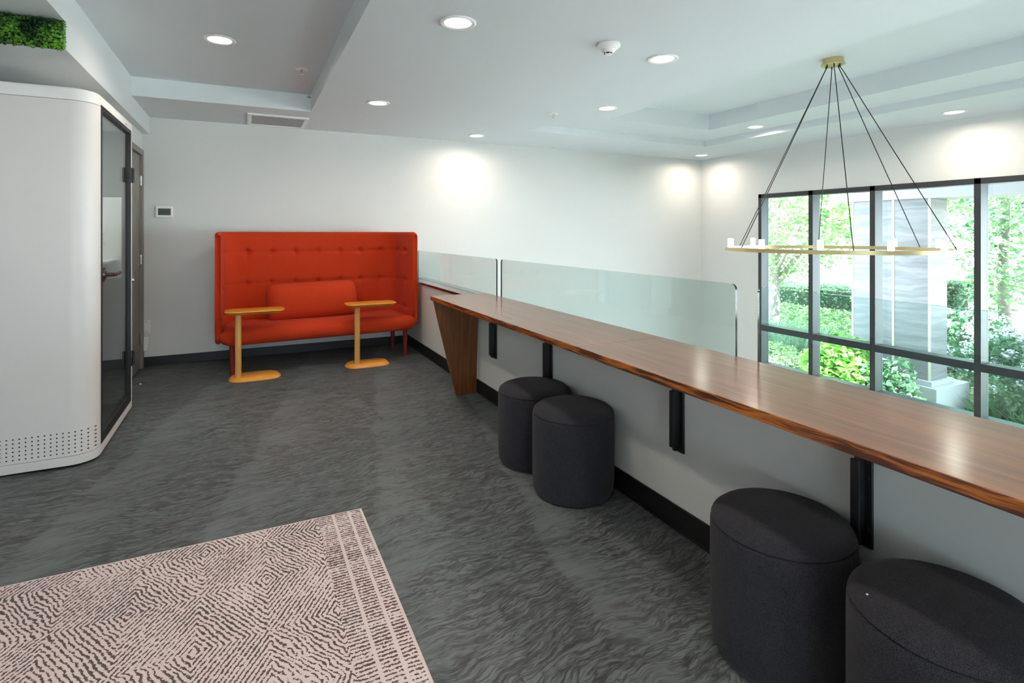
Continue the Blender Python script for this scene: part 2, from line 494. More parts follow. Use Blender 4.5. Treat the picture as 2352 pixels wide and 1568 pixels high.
mb = MB(); mb.box(-0.98, -0.968, 5.262, 5.735, 0, 0.095); struct('baseboard_left', mb, m_black)

# window: frame, mullions, transom and panes
win = struct_root('window_1', (XW, WY0, WZ0))
D0, D1 = XW - 0.012, XW + 0.145
def bar(name, y0, y1, z0, z1):
    mb = MB(); mb.box(D0, D1, y0, y1, z0, z1)
    mb.bm.faces.ensure_lookup_table()
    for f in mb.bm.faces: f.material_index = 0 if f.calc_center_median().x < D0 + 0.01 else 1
    return obj(name, mb, [m_frame, m_frame_lit], win, bev=0.002)
TZ0, TZ1 = -0.047, 0.037
mull = [(5.597, 5.652), (4.787, 4.849), (3.981, 4.043), (2.926, 2.986), (1.90, 1.96), (0.87, 0.93), (-0.16, -0.10), (-1.19, -1.13), (-2.22, -2.16), (-3.002, -2.95)]
for y0, y1 in mull: bar('mullion', y0, y1, WZ0, WZ1)
bar('frame_head', WY0, WY1, WZ1 - 0.062, WZ1); bar('frame_sill', WY0, WY1, WZ0, WZ0 + 0.075)
LZ0, LZ1 = -0.60, -0.525
for a, b in zip(mull[1:], mull[:-1]):
    bar('transom', a[1], b[0], TZ0, TZ1); bar('transom', a[1], b[0], LZ0, LZ1)
    for z0, z1 in ((WZ0 + 0.075, LZ0), (LZ1, TZ0), (TZ1, WZ1 - 0.062)):  # bottom pane row is out of view, added for daylight on the ceiling
        mb = MB(); mb.box(D1 - 0.03, D1 - 0.022, a[1], b[0], z0, z1); obj('pane', mb, m_pane, win)

# door in the corridor wall at the back
door = struct_root('door_1', (-0.98, 6.25, 0))
mb = MB()
mb.box(-1.055, -0.958, 6.69, 6.765, 0, 2.25); mb.box(-1.055, -0.958, 5.74, 5.80, 0, 2.25); mb.box(-1.055, -0.958, 5.80, 6.69, 2.19, 2.25)
obj('door_frame', mb, m_taupe, door, bev=0.003)
mb = MB(); mb.box(-1.03, -0.985, 5.803, 6.687, 0.008, 2.187); obj('door_leaf', mb, m_taupe, door, bev=0.002)
for z in (1.93, 1.12, 0.30):
    mb = MB(); mb.cyl((-0.972, 6.685, z - 0.05), (-0.972, 6.685, z + 0.05), 0.008, seg=12); mb.box(-0.984, -0.981, 6.655, 6.683, z - 0.05, z + 0.05)
    obj('hinge', mb, m_chrome, door, smooth=True)
mb = MB(); mb.cyl((-0.985, 5.90, 0.97), (-0.94, 5.90, 0.97), 0.012)
mb.cyl((-0.985, 5.90, 0.97), (-0.978, 5.90, 0.97), 0.03, seg=24)
mb.cyl((-0.945, 5.90, 0.97), (-0.93, 5.90, 0.97), 0.018, 0.027, 24); mb.cyl((-0.93, 5.90, 0.97), (-0.91, 5.90, 0.97), 0.027, 0.016, 24)
obj('door_knob', mb, m_chrome, door, smooth=True)

# ------------------------------------------------------------------ bar counter along the half wall
cnt = thing('bar_counter', 'long stained wood bar counter running along the half wall', 'counter', (1.62, 2.2, 0))
CZ0, CZ1, CX0, CX1 = 0.822, 0.857, 1.41, 1.935
def worktop(y0, y1):
    mb = MB(); mb.box(CX0, CX1, y0, y1, CZ0, CZ1, bev=0.003)
    for f in mb.bm.faces:
        f.material_index = 1 if abs(f.normal.z) < 0.5 or f.calc_center_median().z < CZ1 - 0.02 else 0
    for f in mb.bm.faces:
        f.normal_update(); f.material_index = 0 if f.normal.z > 0.8 else 1
    return obj('worktop', mb, [m_worktop, m_edge], cnt)
worktop(2.1915, 4.48); worktop(-1.6, 2.19)
mb = MB(); mb.prism([(1.42, CZ0), (1.825, CZ0), (1.808, 0.116), (1.808, 0.0), (1.617, 0.0)], 1, 4.40, 4.436)
obj('end_panel', mb, m_panelwood, cnt, bev=0.002)
for yc in (4.05, 3.155, 1.945, 1.098):
    mb = MB()
    mb.prism([(1.826, CZ0), (1.66, CZ0), (1.66, CZ0 - 0.012), (1.70, CZ0 - 0.045), (1.784, CZ0 - 0.155), (1.786, 0.385), (1.80, 0.380), (1.826, 0.392)], 1, yc - 0.006, yc + 0.006)
    mb.box(1.820, XH, yc - 0.030, yc + 0.030, 0.370, CZ0 - 0.001, bev=0.003)
    mb.box(1.66, 1.820, yc - 0.024, yc + 0.024, CZ0 - 0.008, CZ0 - 0.001)
    mb.prism([(1.785, 0.40), (1.775, 0.40), (1.775, CZ0 - 0.16), (1.785, CZ0 - 0.16)], 1, yc - 0.014, yc + 0.014)
    for z in (0.43, 0.60): mb.cyl((1.821, yc - 0.018, z), (1.816, yc - 0.018, z), 0.006, seg=10)
    obj('bracket', mb, m_blackmetal, cnt, bev=0.0015)

# glass screens standing behind the counter on the half wall
def glass_panel(y0, y1, label):
    t = thing('glass_panel', label, 'glass screen', (1.952, (y0 + y1) / 2, 0.82), 0, 'glass screens on the half wall')
    def outline(r0, dz=0.0):
        z0, z1, r = 0.821, 1.170, 0.025; pts = [(y0, z0), (y1, z0)]
        for c, a0 in (((y1 - r, z1 - r), 0), ((y0 + r, z1 - r), 90)):
            for i in range(7):
                a = R(a0 + 15 * i); pts.append((c[0] + r * math.cos(a), c[1] + r * math.sin(a)))
        return pts
    mb = MB(); mb.prism(outline(0), 0, 1.946, 1.958)
    for f in mb.bm.faces:
        f.normal_update()
        f.material_index = 0 if abs(f.normal.x) > 0.9 else 1
    obj('pane', mb, [m_glass, m_glass_edge], t)
    return t
glass_panel(4.292, 6.70, 'clear glass screen at the far end, reaching behind the red sofa')
glass_panel(1.728, 4.200, 'long middle clear glass screen in front of the plain back wall')
glass_panel(-1.40, 1.612, 'nearest clear glass screen, standing in front of the garden window')

# ------------------------------------------------------------------ sofa
sofa = thing('high_back_sofa', 'orange red high-back sofa with tufted wraparound back against back wall', 'sofa', (0.72, 6.33, 0), R(3.6))
def sofa_shell():
    W_, F_, Bk, rc, th = 0.965, -0.345, 0.285, 0.17, 0.052
    pts = []                                                        # inner plan line with inward normals, from the left wing to the right wing
    def seg(a, b, n):
        for i in range(n): pts.append((a[0] + (b[0] - a[0]) * i / n, a[1] + (b[1] - a[1]) * i / n))
    wl = 0.935
    seg((-W_, F_), (-wl, Bk - rc), 26)
    for i in range(14): a = PI - PI / 2 * i / 14; pts.append((-wl + rc + rc * math.cos(a), Bk - rc + rc * math.sin(a)))
    seg((-wl + rc, Bk), (wl - rc, Bk), 96)
    for i in range(14): a = PI / 2 - PI / 2 * i / 14; pts.append((wl - rc + rc * math.cos(a), Bk - rc + rc * math.sin(a)))
    seg((wl, Bk - rc), (W_, F_), 26); pts.append((W_, F_))
    n = len(pts); L = [0]
    for a, b in zip(pts[:-1], pts[1:]): L.append(L[-1] + math.hypot(b[0] - a[0], b[1] - a[1]))
    tot = L[-1]
    ns = []
    for i in range(n):
        a = pts[max(i - 1, 0)]; b = pts[min(i + 1, n - 1)]
        dx, dy = b[0] - a[0], b[1] - a[1]; l = math.hypot(dx, dy); ns.append((dy / l, -dx / l))   # towards the sitter
    step = 0.245; mid = tot / 2 - 0.085
    cols = [mid + step * (k + 0.5) for k in range(-6, 6)]
    cols = [c for c in cols if 0.12 < c < tot - 0.12]
    rows = [1.185, 0.845, 0.535]
    rings = []
    nz = 66
    def ring(i, k, fwd):
        """k scales the thickness, fwd pushes the section past the wing's front."""
        p, nn = pts[i], ns[i]; s = L[i]; e = min(s, tot - s)
        d = (nn[1], -nn[0]) if s < tot / 2 else (-nn[1], nn[0])
        d = (d[0] * fwd, d[1] * fwd)
        zb = 0.300 + 0.10 * (1 - math.sqrt(max(0, 1 - max(0, 1 - e / 0.13) ** 2)))
        zt = 1.405 - 0.03 * (1 - math.sqrt(max(0, 1 - max(0, 1 - e / 0.05) ** 2)))
        inner, outer = [], []
        for j in range(nz + 1):
            z = zb + (zt - zb) * j / nz
            dep = 0.0
            for rz in rows:
                dz = z - rz
                dep += 0.008 * math.exp(-(dz / 0.016) ** 2)
                for c in cols:
                    ds = s - c
                    if abs(ds) < 0.13 and abs(dz) < 0.13:
                        dep += 0.030 * math.exp(-((ds / 0.034) ** 2 + (dz / 0.026) ** 2)) + 0.009 * math.exp(-((ds / 0.014) ** 2 + (dz / 0.085) ** 2))
            puff = 0.012 * math.sin(PI * min(1, max(0, (z - zb) / (zt - zb)))) ** 0.5
            edge = 0.5 * th * k
            t = edge + (puff - dep) * min(1.0, e / 0.14) * k
            ez = min(z - zb, zt - z); rr = 0.026
            if ez < rr: t *= math.sqrt(max(0.0, 1 - (1 - ez / rr) ** 2)) * 0.999 + 0.001
            to = edge
            if ez < rr: to *= math.sqrt(max(0.0, 1 - (1 - ez / rr) ** 2)) * 0.999 + 0.001
            c0 = (p[0] - nn[0] * th / 2 + d[0], p[1] - nn[1] * th / 2 + d[1])
            inner.append((c0[0] + nn[0] * t, c0[1] + nn[1] * t, z)); outer.append((c0[0] - nn[0] * to, c0[1] - nn[1] * to, z))
        return inner + outer[::-1]
    for a in (90, 70, 50, 30, 12): rings.append(ring(0, max(0.02, math.cos(R(a))), -0.026 * math.sin(R(a))))
    for i in range(n): rings.append(ring(i, 1.0, 0))
    for a in (12, 30, 50, 70, 90): rings.append(ring(n - 1, max(0.02, math.cos(R(a))), -0.026 * math.sin(R(a))))
    mb = MB(); mb.loft(rings); return mb
obj('backrest', sofa_shell(), m_sofa, sofa, smooth=True, world=False, angle=180)
mb = MB()
prof = []
for i in range(0, 13):
    a = -PI / 2 + PI * i / 12
    prof.append((0.085 - 0.085 * math.cos(a), 0.385 + 0.082 * math.sin(a)))
prof += [(0.16, 0.472), (0.26, 0.476)]
mb.slab(0.945, 0.365, 0.16, prof, c=(0, -0.090, 0), seg=14)
for v in mb.bm.verts:
    k = min(1.0, max(0.0, (-0.30 - v.co.y) / 0.10)); v.co.x *= 1 + 0.075 * k * k * (3 - 2 * k)
obj('seat_cushion', mb, m_sofa, sofa, smooth=True, world=False, angle=80)
for lx, ly in ((-0.865, -0.27), (0.895, -0.27), (-0.80, 0.20), (0.895, 0.20)):
    mb = MB(); mb.cyl((lx, ly, 0.0), (lx, ly, 0.312), 0.021, 0.027, 20); obj('leg', mb, m_sofaleg, sofa, smooth=True, world=False)

def cushion(w, h, t):
    nx, ny = 48, 24; mb = MB(); grid = {}
    for sgn in (1, -1):
        for i in range(nx + 1):
            for j in range(ny + 1):
                u = -1 + 2 * i / nx; v = -1 + 2 * j / ny
                pin = 1 - 0.035 * abs(v) ** 5
                pin2 = 1 - 0.20 * abs(u) ** 14
                k = max(0.0, 1 - u ** 6) ** 0.6 * max(0.0, 1 - abs(v) ** 2.4) ** 0.55
                wr = 0.006 * math.sin(u * 23 + v * 3) * max(0, v) ** 2 * (1 - abs(u))
                key = (i, j) if (i in (0, nx) or j in (0, ny)) else (i, j, sgn)
                if key not in grid:
                    grid[key] = mb.bm.verts.new((u * w / 2 * pin, -sgn * (t / 2) * k - wr * sgn, v * h / 2 * pin2))
    for sgn in (1, -1):
        for i in range(nx):
            for j in range(ny):
                q = []
                for a, b in ((i, j), (i + 1, j), (i + 1, j + 1), (i, j + 1)):
                    q.append(grid[(a, b) if (a in (0, nx) or b in (0, ny)) else (a, b, sgn)])
                mb.bm.faces.new(q if sgn > 0 else q[::-1])
    return mb
pil = obj('lumbar_cushion', cushion(0.95, 0.41, 0.30), m_sofa, None, smooth=True, angle=70)
pil.location = (0.66, 6.345, 0.655); pil.rotation_euler = (R(-17), R(-1.5), R(3.6))
tag(pil, 'orange red lumbar cushion leaning on the sofa back', 'cushion')

# ------------------------------------------------------------------ two wooden side tables
def c_table(label, loc, base_c, post):
    t = thing('side_table', label, 'side table', loc, 0, 'honey wood C-shaped side tables')
    mb = MB(); mb.slab(0.262, 0.145, 0.085, [(0.034, 0.624), (0.006, 0.646), (0.0, 0.650), (0.002, 0.6545), (0.007, 0.656)], seg=10)
    top = obj('tabletop', mb, m_honey, t, smooth=True, world=False, angle=30)
    mb = MB(); mb.slab(0.020, 0.013, 0.012, [(0, 0.6555), (0, 0.6565)], c=(post[0], post[1], 0)); obj('tenon', mb, m_tenon, top, world=False)
    mb = MB(); mb.slab(0.028, 0.019, 0.017, [(0, 0.03), (0, 0.627)], c=(post[0], post[1], 0)); obj('post', mb, m_honey_post, t, smooth=True, world=False, angle=35)
    mb = MB(); mb.slab(0.228, 0.140, 0.120, [(0.004, 0.0), (0.0, 0.003), (0.001, 0.008), (0.028, 0.033), (0.034, 0.036)], c=(base_c[0], base_c[1], 0), seg=10)
    obj('base', mb, m_honey, t, smooth=True, world=False, angle=30)
    return t
c_table('honey wood C-shaped side table in front of the sofa\'s left end', (0.075, 5.805, 0), (0.0, -0.01), (-0.145, -0.06))
c_table('honey wood C-shaped side table in front of the sofa\'s right half', (1.185, 5.845, 0), (-0.035, -0.005), (-0.150, -0.06))

# ------------------------------------------------------------------ poufs
def make_pouf(label, loc):
    t = thing('pouf_stool', label, 'pouf', loc, 0, 'charcoal drum poufs under the counter'); r = 0.222
    mb = MB(); mb.lathe([(r - 0.035, 0.0), (r - 0.018, 0.006), (r - 0.006, 0.03), (r - 0.001, 0.09), (r, 0.2), (r, 0.36), (r - 0.001, 0.416), (r - 0.003, 0.422), (r - 0.009, 0.4265)], seg=72)
    obj('side_cover', mb, m_pouf, t, smooth=True, world=False, angle=60)
    mb = MB(); mb.lathe([(r - 0.009, 0.4267), (r - 0.0035, 0.4315), (r - 0.0085, 0.442), (r - 0.024, 0.455), (r - 0.052, 0.466), (r - 0.10, 0.473), (0.05, 0.477), (0.01, 0.4775)], seg=72)
    obj('top_cover', mb, m_pouf, t, smooth=True, world=False, angle=60)
    mb = MB(); mb.tube([((r - 0.0006) * math.cos(a), (r - 0.0006) * math.sin(a), z) for a, z in [(R(-118), 0.42 - 0.02 * k) for k in range(20)]], 0.0013, 5)
    obj('side_seam', mb, m_pouf, t, world=False)
    return t
p0 = make_pouf('farthest charcoal drum pouf, partly hidden behind another pouf', (1.594, 2.953, 0))
dup(p0, (1.596, 2.509, 0), 'charcoal drum pouf between the farthest pouf and the two near ones')
dup(p0, (1.602, 1.236, 0), 'charcoal drum pouf below the nearest bracket, left of the front pouf', R(40))
dup(p0, (1.600, 0.753, 0), 'nearest charcoal drum pouf, cut off at the bottom right, with white specks', R(75))

def speck(name, label, loc, s):
    mb = MB()
    r = bmesh.ops.create_icosphere(mb.bm, subdivisions=1, radius=s)
    for v in mb.bm.verts: v.co = (v.co.x * random.uniform(0.7, 1.3), v.co.y * random.uniform(0.5, 1.1), max(v.co.z, -0.4 * s) * 0.6)
    o = obj(name, mb, m_speck); o.location = loc
    return tag(o, label, 'scrap')
speck('paper_scrap', 'tiny white scrap on top of the nearest pouf', (1.430, 0.852, 0.472), 0.0035)
speck('paper_scrap', 'tiny white scrap on the dark floor by the booth door', (-0.875, 5.99, 0.006), 0.012)

# ------------------------------------------------------------------ rug
mb = MB(); mb.box(-2.6, 0, -3.4, 0, 0.0, 0.009, bev=0.003)
rug = obj('area_rug', mb, m_rug); rug.location = (0.522, 2.80, 0.0)
tag(rug, 'pinkish beige rug with broken dark diamond lines and striped border', 'rug')

# ------------------------------------------------------------------ white phone booth
pod = thing('phone_booth', 'white office phone booth with dark glass door at the left', 'booth', (0, 0, 0))
PX, PY0, PY1, PXL, PZ = -0.82, 4.06, 5.225, -2.3, 2.265
def pod_outline(ins=0.0, r=0.13):
    pts = []
    x1, x0, y0, y1 = PX - ins, PXL + ins, PY0 + ins, PY1 - ins
    for i in range(15):
        a = -PI / 2 + PI / 2 * i / 14; pts.append((x1 - r + r * math.cos(a), y0 + r + r * math.sin(a)))
    pts += [(x1, 5.225 - ins), (x0, y1)]
    for i in range(9):
        a = PI + PI / 2 * i / 8; pts.append((x0 + r + r * math.cos(a), y0 + r + r * math.sin(a)))
    return pts
DY0, DY1, DZ0, DZ1 = 4.192, 5.165, 0.075, 2.205      # door opening on the right side
# shell as a wall strip round three sides, 50 mm thick, with the door side left open
o_out = pod_outline(); o_in = pod_outline(0.05, 0.08)
path_out = [p for p in o_out[:15]][::-1]
mb = MB()
strip_out = [(PX, DY0)] + path_out + [(PXL + 0.13, PY0), (PXL, PY0 + 0.13), (PXL, PY1), (PX, PY1), (PX, DY1)]
strip_in = [(PX - 0.05, DY0)] + [(PX - 0.13 + 0.08 * math.cos(-PI / 2 * i / 14), PY0 + 0.13 + 0.08 * math.sin(-PI / 2 * i / 14)) for i in range(15)] + \
           [(PXL + 0.13, PY0 + 0.05), (PXL + 0.05, PY0 + 0.13), (PXL + 0.05, PY1 - 0.05), (PX - 0.05, PY1 - 0.05), (PX - 0.05, DY1)]
rings = [[(a[0], a[1], 0.069), (a[0], a[1], 2.188), (b[0], b[1], 2.188), (b[0], b[1], 0.069)] for a, b in zip(strip_out, strip_in)]
mb.loft(rings)
obj('shell', mb, m_pod, pod, smooth=True, angle=30)
lin = [(PX - 0.056, PY0 + 0.06), (PXL + 0.056, PY0 + 0.056), (PXL + 0.056, PY1 - 0.056), (PX - 0.056, PY1 - 0.056)]
lin0 = [(PX - 0.051, PY0 + 0.055), (PXL + 0.051, PY0 + 0.051), (PXL + 0.051, PY1 - 0.051), (PX - 0.051, PY1 - 0.051)]
mb = MB(); mb.loft([[(a[0], a[1], 0.071), (a[0], a[1], 2.187), (b[0], b[1], 2.187), (b[0], b[1], 0.071)] for a, b in zip(lin0, lin)])
obj('felt_lining', mb, fabric('grey_felt', (0.20, 0.205, 0.205), (0.15, 0.155, 0.155), 300, 0.2), pod)
mb = MB(); mb.prism(pod_outline(0.0), 2, 0.012, 0.066)
mb.prism(pod_outline(0.03, 0.1), 2, 0.0, 0.02, 1)
obj('base_trim', mb, [m_pod, m_black], pod, smooth=True, angle=30, bev=0.003)
mb = MB()
cap = []
for ins, z in ((0, 2.191), (0, 2.250), (0.004, 2.259), (0.012, 2.265)):
    cap.append([(x, y, z) for x, y in pod_outline(ins)])
mb.loft(cap); obj('roof_cap', mb, m_white, pod, smooth=True, angle=30)
mb = MB(); mb.prism(pod_outline(0.052, 0.08), 2, 0.066, 0.07); obj('booth_floor', mb, m_black, pod)
mb = MB(); mb.box(PX - 0.04, PX + 0.0005, DY1 - 0.001, DY1 + 0.0, 0.07, 2.19); mb.box(PX + 0.0005, PX + 0.002, 4.96, 5.02, 2.215, 2.225); obj('badge', mb, plain('grey_badge', (0.5, 0.5, 0.52), 0.4), pod)
# door
pdoor_mb = MB()
fw = 0.026
pdoor_mb.box(PX - 0.045, PX + 0.004, DY0, DY0 + fw, DZ0, DZ1 - 0.005); pdoor_mb.box(PX - 0.045, PX + 0.004, DY1 - fw * 0.6, DY1 - 0.002, DZ0, DZ1 - 0.005)
pdoor_mb.box(PX - 0.045, PX + 0.004, DY0 + fw, DY1 - fw * 0.6, DZ0, DZ0 + 0.055); pdoor_mb.box(PX - 0.045, PX + 0.004, DY0 + fw, DY1 - fw * 0.6, DZ1 - 0.035, DZ1 - 0.005)
pdoor = obj('door', pdoor_mb, m_black, pod, bev=0.002)
def sub(name, mb, mats, **k):
    o = obj(name, mb, mats, pod, **k); o.parent = pdoor; return o
mb = MB(); mb.box(PX - 0.022, PX - 0.014, DY0 + fw - 0.004, DY1 - fw * 0.6 + 0.004, DZ0 + 0.05, DZ1 - 0.03); sub('door_glass', mb, m_pod_glass)
for z in (1.85, 0.41):
    mb = MB(); mb.box(PX + 0.004, PX + 0.016, 5.115, 5.163, z - 0.055, z + 0.055, bev=0.002); mb.box(PX + 0.0005, PX + 0.016, 5.170, 5.215, z - 0.055, z + 0.055, bev=0.002)
    mb.cyl((PX + 0.018, 5.1665, z - 0.055), (PX + 0.018, 5.1665, z + 0.055), 0.008, seg=12); sub('hinge', mb, m_blackmetal, smooth=True)
hz = 1.13
mb = MB(); mb.cyl((PX - 0.014, 4.255, hz), (PX + 0.006, 4.255, hz), 0.045, seg=28); mb.cyl((PX + 0.006, 4.255, hz), (PX + 0.014, 4.255, hz), 0.032, 0.026, 24)
mb.cyl((PX + 0.014, 4.255, hz), (PX + 0.052, 4.255, hz), 0.012, seg=16)
mb.tube([(PX + 0.048, 4.252, hz), (PX + 0.056, 4.27, hz), (PX + 0.058, 4.33, hz), (PX + 0.058, 4.40, hz + 0.001), (PX + 0.055, 4.425, hz + 0.002)], [0.012, 0.0125, 0.0115, 0.011, 0.013], 12)
sub('lever_handle', mb, m_bronze, smooth=True)
# inside: socket panel and little shelf on the end wall, plus an unseen ceiling light added to brighten them
IY = PY1 - 0.057
mb = MB(); mb.box(-1.36, -0.875, IY - 0.014, IY - 0.001, 1.045, 1.672, bev=0.004); sp = obj('socket_panel', mb, m_plastic, pod)
for z in (1.388, 1.315):
    mb = MB(); mb.cyl((-0.995, IY - 0.014, z), (-0.995, IY - 0.019, z), 0.030, seg=24)
    mb.box(-1.005, -1.001, IY - 0.0196, IY - 0.019, z - 0.008, z + 0.008, 1); mb.box(-0.989, -0.985, IY - 0.0196, IY - 0.019, z - 0.008, z + 0.008, 1)
    o = obj('socket', mb, [m_plastic, m_black], pod, smooth=True, angle=30); o.parent = sp
mb = MB(); mb.box(-1.75, -0.905, IY - 0.30, IY - 0.014, 1.165, 1.190, bev=0.006); obj('desk_shelf', mb, m_white, pod)
mb = MB(); mb.box(-1.75, -1.15, 4.45, 4.85, 2.175, 2.187, bev=0.003); lp = obj('added_lamp', mb, m_lens, pod)
ld = bpy.data.lights.new('added_booth_lamp', 'AREA'); ld.shape = 'RECTANGLE'; ld.size = 0.5; ld.size_y = 0.35; ld.energy = 12.0; ld.color = (1, 0.95, 0.88)
lo = bpy.data.objects.new('added_booth_light', ld); COL.objects.link(lo); lo.location = (-1.45, 4.65, 2.165); lo.parent = lp

# ------------------------------------------------------------------ leaves
def leaf_mesh(name, cen, size, mats, root=None, up=0.55, aspect=0.55, world=True, droop=0.0, nrm=None):
    """cen: N x 3 points; one folded four-sided leaf at each."""
    n = len(cen); cen = np.asarray(cen, float)
    if root is not None and world: cen = cen - np.array(ROOT_LOC[root.name])
    d = rng.normal(size=(n, 3)); d[:, 2] = d[:, 2] * 0.5 - droop; d /= np.linalg.norm(d, axis=1)[:, None]
    w = rng.normal(size=(n, 3)); w[:, 2] += up * 2
    if nrm is not None: w += np.asarray(nrm) * 1.2
    sd = np.cross(d, w); sd /= np.linalg.norm(sd, axis=1)[:, None] + 1e-9
    nn = np.cross(sd, d)
    sz = size * rng.uniform(0.6, 1.25, n)[:, None]
    v = np.empty((n, 4, 3))
    v[:, 0] = cen - d * sz * 0.5; v[:, 2] = cen + d * sz * 0.5 - nn * sz * 0.10
    v[:, 1] = cen + sd * sz * aspect * 0.5 + nn * sz * 0.08; v[:, 3] = cen - sd * sz * aspect * 0.5 + nn * sz * 0.08
    me = bpy.data.meshes.new(name); me.vertices.add(n * 4); me.vertices.foreach_set('co', v.reshape(-1))
    me.loops.add(n * 4); me.loops.foreach_set('vertex_index', np.arange(n * 4, dtype=np.int32))
    me.polygons.add(n); me.polygons.foreach_set('loop_start', np.arange(0, n * 4, 4, dtype=np.int32))
    try: me.polygons.foreach_set('loop_total', np.full(n, 4, dtype=np.int32))
    except Exception: pass
    ml = mats if isinstance(mats, (list, tuple)) else [mats]
    for m in ml: me.materials.append(m)
    if len(ml) > 1: me.polygons.foreach_set('material_index', rng.integers(0, len(ml), n).astype(np.int32))
    me.update(calc_edges=True); me.validate()
    o = bpy.data.objects.new(name, me); COL.objects.link(o)
    if root is not None: o.parent = root
    return o
def blob(c, r, n, shell=0.55):
    d = rng.normal(size=(n, 3)); d /= np.linalg.norm(d, axis=1)[:, None]
    k = (rng.uniform(shell ** 3, 1, n) ** (1 / 3))[:, None]
    return np.array(c) + d * k * np.array(r)

# leafy hedge strip on the soffit face over the booth
hd = thing('hedge_panel', 'green artificial boxwood strip on the soffit above the booth', 'wall greenery', (-1.6, 3.86, 2.50))
mb = MB(); mb.box(-2.6, -0.925, 3.835, 3.859, 2.425, 2.580); obj('backing', mb, plain('hedge_backing', (0.01, 0.03, 0.012), 0.9), hd)
n = 9000
c = np.stack([rng.uniform(-2.6, -0.905, n), 3.835 - rng.uniform(0, 0.045, n), rng.uniform(2.412, 2.578, n)], 1)
c = c[(c[:, 0] > -1.9) | (rng.uniform(size=n) < 0.5)]
lv = leaf_mesh('leaves', c, 0.017, m_hedge, hd, up=0.2, aspect=0.7, nrm=(0, -1, 0)); lv['kind'] = 'stuff'

# ------------------------------------------------------------------ wall and ceiling fittings
t = thing('thermostat', 'white wall thermostat with grey screen, left of the sofa', 'thermostat', (-0.782, YB, 1.617))
mb = MB(); mb.box(-0.858, -0.706, YB - 0.028, YB, 1.556, 1.678, bev=0.006); obj('housing', mb, m_plastic, t)
mb = MB(); mb.box(-0.836, -0.722, YB - 0.0295, YB - 0.027, 1.582, 1.652); obj('screen', mb, plain('lcd', (0.055, 0.075, 0.06), 0.25), t)
mb = MB(); mb.box(-0.722, -0.708, YB - 0.0295, YB - 0.027, 1.560, 1.566); obj('indicator', mb, emit('red_led', (1.0, 0.12, 0.12), 1.0), t)
t = thing('wall_plate', 'square white blank plate low on the wall by the door', 'wall plate', (-0.943, YB, 0.415))
mb = MB(); mb.box(-0.979, -0.905, YB - 0.006, YB, 0.352, 0.482, bev=0.002); obj('plate', mb, m_plastic, t)
for z in (0.368, 0.466):
    mb = MB(); mb.cyl((-0.942, YB - 0.006, z), (-0.942, YB - 0.0085, z), 0.005, seg=10); obj('screw', mb, m_chrome, t)
mb = MB(); mb.prism([(-0.978, 0.165), (-0.938, 0.165), (-0.922, 0.182), (-0.912, 0.315), (-0.978, 0.315)], 1, YB - 0.05, YB)
tag(obj('cable_cover', mb, m_plastic, bev=0.004), 'small white boxy cover on the wall just below the blank plate', 'cover')

t = thing('air_vent', 'square white-framed ceiling air vent above the sofa', 'vent', (0.3, 6.4, 2.61))
mb = MB()
x0, x1, y0, y1, f, z0, z1 = 0.008, 0.598, 6.10, 6.695, 0.04, 2.592, 2.6095
for b in ((x0, x1, y0, y0 + f), (x0, x1, y1 - f, y1), (x0, x0 + f, y0 + f, y1 - f), (x1 - f, x1, y0 + f, y1 - f)): mb.box(*b, z0, z1)
obj('frame', mb, m_white, t, bev=0.003)
mb = MB(); mb.box(x0 + f, x1 - f, y0 + f, y1 - f, 2.600, 2.606); obj('grille', mb, m_grille, t)

t = thing('smoke_detector', 'white cone-shaped smoke detector on the ceiling', 'smoke detector', (2.093, 2.871, 2.61))
mb = MB(); mb.lathe([(0.074, 0.0), (0.076, -0.004), (0.076, -0.018), (0.070, -0.024)], (0, 0, 0), 40); obj('base', mb, m_plastic, t, smooth=True, world=False)
mb = MB(); mb.lathe([(0.066, -0.022), (0.060, -0.030), (0.047, -0.036), (0.043, -0.046), (0.032, -0.055)], (0, 0, 0), 40); obj('housing', mb, m_plastic, t, smooth=True, world=False, angle=25)
mb = MB(); mb.lathe([(0.026, -0.055), (0.022, -0.064)], (0, 0, 0), 32); obj('sensor_slots', mb, m_black, t, world=False)
mb = MB(); mb.lathe([(0.023, -0.064), (0.022, -0.068), (0.012, -0.071)], (0, 0, 0), 32)
for k in range(6):
    a = k * PI / 3 + 0.3; mb.box(0.026 * math.cos(a) - 0.002, 0.026 * math.cos(a) + 0.002, 0.026 * math.sin(a) - 0.002, 0.026 * math.sin(a) + 0.002, -0.066, -0.054)
obj('sensor_cap', mb, m_plastic, t, world=False)

def sprinkler(label, loc):
    t = thing('sprinkler_head', label, 'sprinkler', loc, 0, 'ceiling sprinkler heads')
    mb = MB(); mb.lathe([(0.050, -0.0005), (0.050, -0.004), (0.030, -0.010), (0.024, -0.006)], (0, 0, 0), 28); obj('escutcheon', mb, m_white, t, smooth=True, world=False)
    mb = MB(); mb.cyl((0, 0, -0.005), (0, 0, -0.022), 0.010, 0.008, 14)
    for s in (-1, 1): mb.tube([(s * 0.008, 0, -0.020), (s * 0.012, 0, -0.032), (s * 0.004, 0, -0.045)], 0.0025, 6)
    mb.cyl((0, 0, -0.022), (0, 0, -0.043), 0.003, seg=8); obj('frame_arms', mb, m_chrome, t, world=False)
    mb = MB(); mb.lathe([(0.004, -0.043), (0.016, -0.046), (0.016, -0.048), (0.003, -0.049)], (0, 0, 0), 16); obj('deflector', mb, m_chrome, t, world=False)
    return t
s0 = sprinkler('white sprinkler head in the raised ceiling recess', (0.419, 4.90, 2.78))
dup(s0, (2.811, 4.792, 2.61), 'small sprinkler head on the flat ceiling left of the tray')
t = thing('sidewall_sprinkler', 'small white sidewall sprinkler in the far corner of the raised recess', 'sprinkler', (0.58, 5.735, 2.745))
